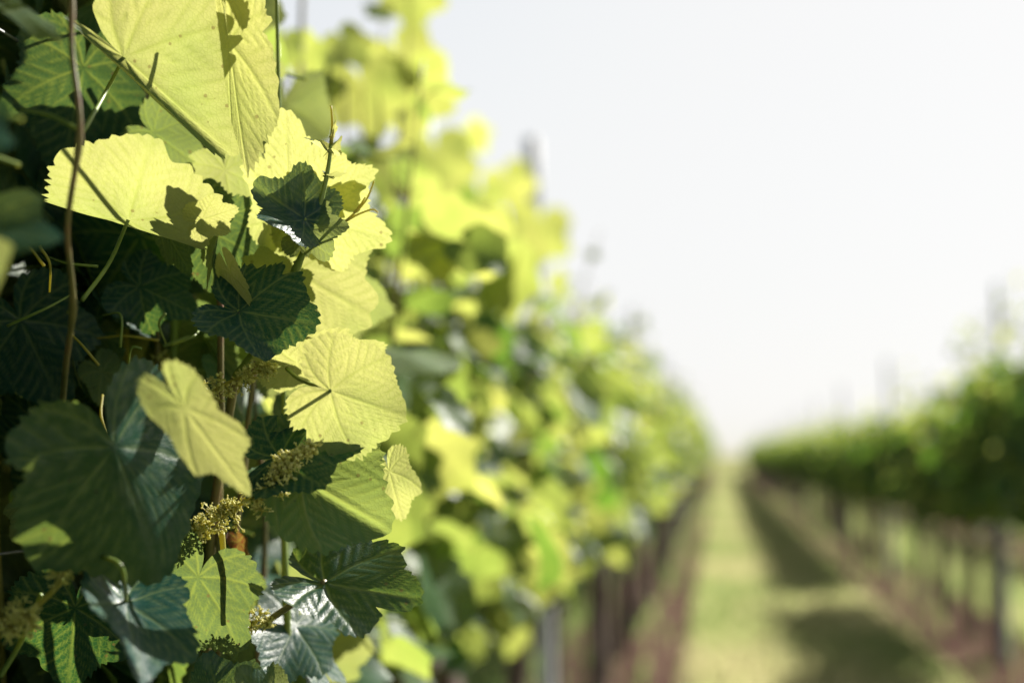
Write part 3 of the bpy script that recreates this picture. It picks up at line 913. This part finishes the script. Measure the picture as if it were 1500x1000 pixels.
def flowers(p0, p1, d0, d1, wid, n, seed, label=None, mat='bud', size=1.0):
    """A grape inflorescence: a stalk with side branches carrying tiny buds and filaments."""
    rng = np.random.default_rng(seed)
    A, B = np.array(at(*p0, d0)) - H0, np.array(at(*p1, d1)) - H0
    ax = B - A; ln = np.linalg.norm(ax); ax /= ln
    u_ = np.cross(ax, [0.3, 0.9, 0.2]); u_ /= np.linalg.norm(u_); w_ = np.cross(ax, u_)
    mb, st = MB(), MB()
    st.tube(spline([A, (A + B) / 2 + u_ * ln * .05, B], 12), np.linspace(.0016, .0007, 12), 6)
    sph = []
    for i, (z, r) in enumerate(((-1, 0), (-.6, .75), (.2, .95), (.8, .55), (1, 0))):
        sph += [(r * math.cos(a), r * math.sin(a), z * 1.35) for a in np.linspace(0, 2 * np.pi, 6, endpoint=False)]
    sph = np.array(sph)
    SF = [(i * 6 + j, i * 6 + (j + 1) % 6, (i + 1) * 6 + (j + 1) % 6, (i + 1) * 6 + j) for i in range(4) for j in range(6)]
    nb = max(10, n // 8)
    for k in range(nb):
        t = rng.uniform(.04, 1.0)
        a = rng.uniform(0, 2 * np.pi)
        rad = wid * (1 - .55 * t) * rng.uniform(.5, 1.0)
        root = A + ax * ln * t + u_ * ln * .05 * math.sin(t * 3)
        dirv = u_ * math.cos(a) + w_ * math.sin(a) + ax * rng.uniform(.1, .6)
        end = root + dirv * rad
        st.tube([root, (root + end) / 2 + ax * .001, end], (.0006, .0005, .0004), 4)
        for q in range(8):
            o = rng.normal(0, 1, 3); o /= np.linalg.norm(o)
            e2 = root + (end - root) * rng.uniform(.5, 1.05) + o * .0032 * size
            st.tube([root + (end - root) * .85, e2], .0003, 4, cap=False)
            kind = rng.uniform()
            bs = basis(o, rng.normal(0, 1, 3))[[0, 2, 1]]
            if kind < .45:
                s3 = rng.uniform(.0008, .0014) * size
                mb.add(e2 + s3 * (sph @ bs), SF)
            else:
                for _ in range(3):
                    f = o + rng.normal(0, .6, 3)
                    tip_ = e2 + f / np.linalg.norm(f) * rng.uniform(.002, .0036) * size
                    mb.tube([e2, tip_], .00035, 4, cap=False)
                    mb.add(tip_ + .0006 * (sph @ bs), SF)
    o = tag(mb.build('flower_cluster', M[mat], hero), label)
    st.build('flower_stalk', M['tendril'], o)
    return o


flowers((372, 745), (457, 652), .965, .96, .0135, 340, 1, 'pale yellow flower cluster, the longest and sharpest', size=1.15)
flowers((290, 585), (398, 540), 1.06, 1.05, .013, 220, 2, 'flower cluster where the shoot starts')
flowers((372, 722), (285, 775), 1.03, 1.06, .016, 260, 3, 'dark shaded flower cluster behind the sharp one')
flowers((330, 930), (390, 905), 1.07, 1.07, .014, 160, 4, 'flower cluster near the bottom edge')
flowers((55, 890), (2, 915), .9, .9, .014, 140, 5, 'blurred flower cluster at the left edge', size=1.4)
flowers((80, 860), (102, 822), .9, .9, .010, 90, 6, 'blurred flower tuft on a short stalk', size=1.4)
stem('flower_stalk', [(28, 905, .9), (60, 882, .9), (92, 850, .9)], .0018, 'tendril')
flowers((250, 560), (235, 520), 1.2, 1.2, .016, 160, 7)
flowers((40, 700), (10, 660), 1.2, 1.2, .016, 120, 8)

rs = np.random.default_rng(5)
for k in range(14):
    px0, d0 = rs.uniform(10, 520), rs.uniform(1.10, 1.32)
    lean = rs.normal(0, 45)
    top = rs.uniform(-80, 420)
    stem('shoot', [(px0, rs.uniform(880, 1150), d0), (px0 + lean * .4 + rs.normal(0, 12), 760, d0 + .01), (px0 + lean * .8 + rs.normal(0, 14), 540, d0), (px0 + lean * 1.2, top, d0 - .02)],
         (rs.uniform(.0022, .0038), .0014), ('stem', 'red_stem', 'tendril')[k % 3], sides=7, nodes=(.22, .45, .68, .88))
for k in range(16):
    px0, py0, d0 = rs.uniform(10, 280), rs.uniform(360, 960), rs.uniform(1.02, 1.12)
    a_ = rs.uniform(0, 2 * math.pi); l_ = rs.uniform(40, 110)
    ex, ey = px0 + math.cos(a_) * l_, py0 + math.sin(a_) * l_
    stem('tendril', [(px0, py0, d0), ((px0 + ex) / 2 + rs.normal(0, 10), (py0 + ey) / 2 + rs.normal(0, 10), d0), (ex, ey, d0 + .02)], (.0012, .0007), ('stem', 'tendril')[k % 2], n=14, sides=6)

# --- trunk and arms
tr, cord, shoots, lv = vine_meshes(991)
put('trunk', PROTO[2][0], hero)
for c in PROTO[2][1]: put('cordon', c, hero)

# --- the rest of the foliage: leaves in the depth of the row around and behind the ones above
rng = np.random.default_rng(77)
SV = np.array(SUN)
LIT = [((270, 100), 1.02, .12), ((345, 120), 1.05, .09), ((225, 265), 1.0, .09), ((420, 230), 1.13, .07), ((505, 265), 1.12, .07), ((500, 360), 1.12, .08), ((505, 440), 1.12, .08),
       ((510, 520), 1.05, .07), ((535, 595), 1.02, .09), ((525, 720), 1.0, .05), ((240, 800), .82, .05), ((310, 640), .85, .05), ((550, 840), 1.0, .06), ((420, 950), 1.17, .06), ((420, 320), 1.03, .04), ((400, 700), 1.0, .04), ((350, 555), 1.05, .04)]
LIT = [(np.array(at(p[0], p[1], d)), r) for p, d, r in LIT]
fol = MB()
singles = 0
cand = []
for k in range(3600):
    c = np.array([XL + rng.normal(0.0, .17), rng.uniform(.55, 2.3), .80 + 1.15 * rng.uniform(0, 1) ** 1.1])
    if not (-1.0 < c[0] < -.26): continue
    if c[2] > 1.72 and rng.uniform() < .6: continue
    px, py, d = pix(c[None])
    px, py, d = px[0], py[0], d[0]
    inview = -180 < px < 1500 and -220 < py < 1200
    if inview and d < 1.17: continue
    if d < .45: continue
    if inview and px > 600 and d < 1.45: continue
    if any(0.02 < (c - p) @ SV < 2.0 and np.linalg.norm((c - p) - ((c - p) @ SV) * SV) < r + .03 for p, r in LIT): continue
    # open chinks through which the sky and the lit ground show
    if any(math.hypot(px - gx, py - gy) < gr for gx, gy, gr in ((385, 140, 45), (450, 100, 70), (500, 150, 60), (530, 110, 60), (560, 40, 80), (470, 190, 40), (205, 150, 26), (420, 590, 24), (375, 585, 20), (60, 25, 22), (30, 970, 40))): continue
    cand.append((d, c, inview))
cand.sort(key=lambda q: q[0])
for d, c, inview in cand[:1200]:
    o = np.array([1 if rng.uniform() < .7 else -1, rng.normal(0, .8), 0.0]); o /= np.linalg.norm(o)
    yd = o * rng.uniform(.2, .9) + np.array([0, 0, -1]) * rng.uniform(.05, .9) + rng.normal(0, .35, 3)
    zh = o * rng.uniform(.2, 1) + np.array([0, 0, 1]) * rng.uniform(.1, .9) + rng.normal(0, .5, 3)
    near = inview and d < 1.7
    Q, F, ve = (MID if near else LOW)[rng.integers(8)]
    ll = rng.uniform(.055, .10)
    bs = basis(yd, zh)
    b = c - bs[1] * ll * .35
    V = b + ll * (Q @ bs) - H0
    tn = float(np.clip(rng.normal(.3, .28), 0, 1))
    pe = b - o * rng.uniform(.04, .08) - np.array([0, 0, .01])
    if near and NLEAF[0] + singles < 99:
        mb = MB(); mb.add(V, F, 0, vein=ve, tint=tn)
        lo = mb.build('leaf', M['green_leaf' if singles % 3 == 0 else 'leaf'], hero)
        pm = MB(); pm.tube([b - H0, (b + pe) / 2 - H0 + np.array([0, 0, .004]), pe - H0], .0013, 6)
        pm.build('petiole', M['stem'], lo)
        singles += 1
    else:
        fol.add(V, F, 0, vein=ve, tint=tn)
        fol.tube([b - H0, (b + pe) / 2 - H0 + np.array([0, 0, .004]), pe - H0], .0013, 4, cap=False, mi=1)
tag(fol.build('foliage', [M['leaf'], M['stem']], hero), 'many smaller leaves in the shade and depth of the vine', kind='stuff')
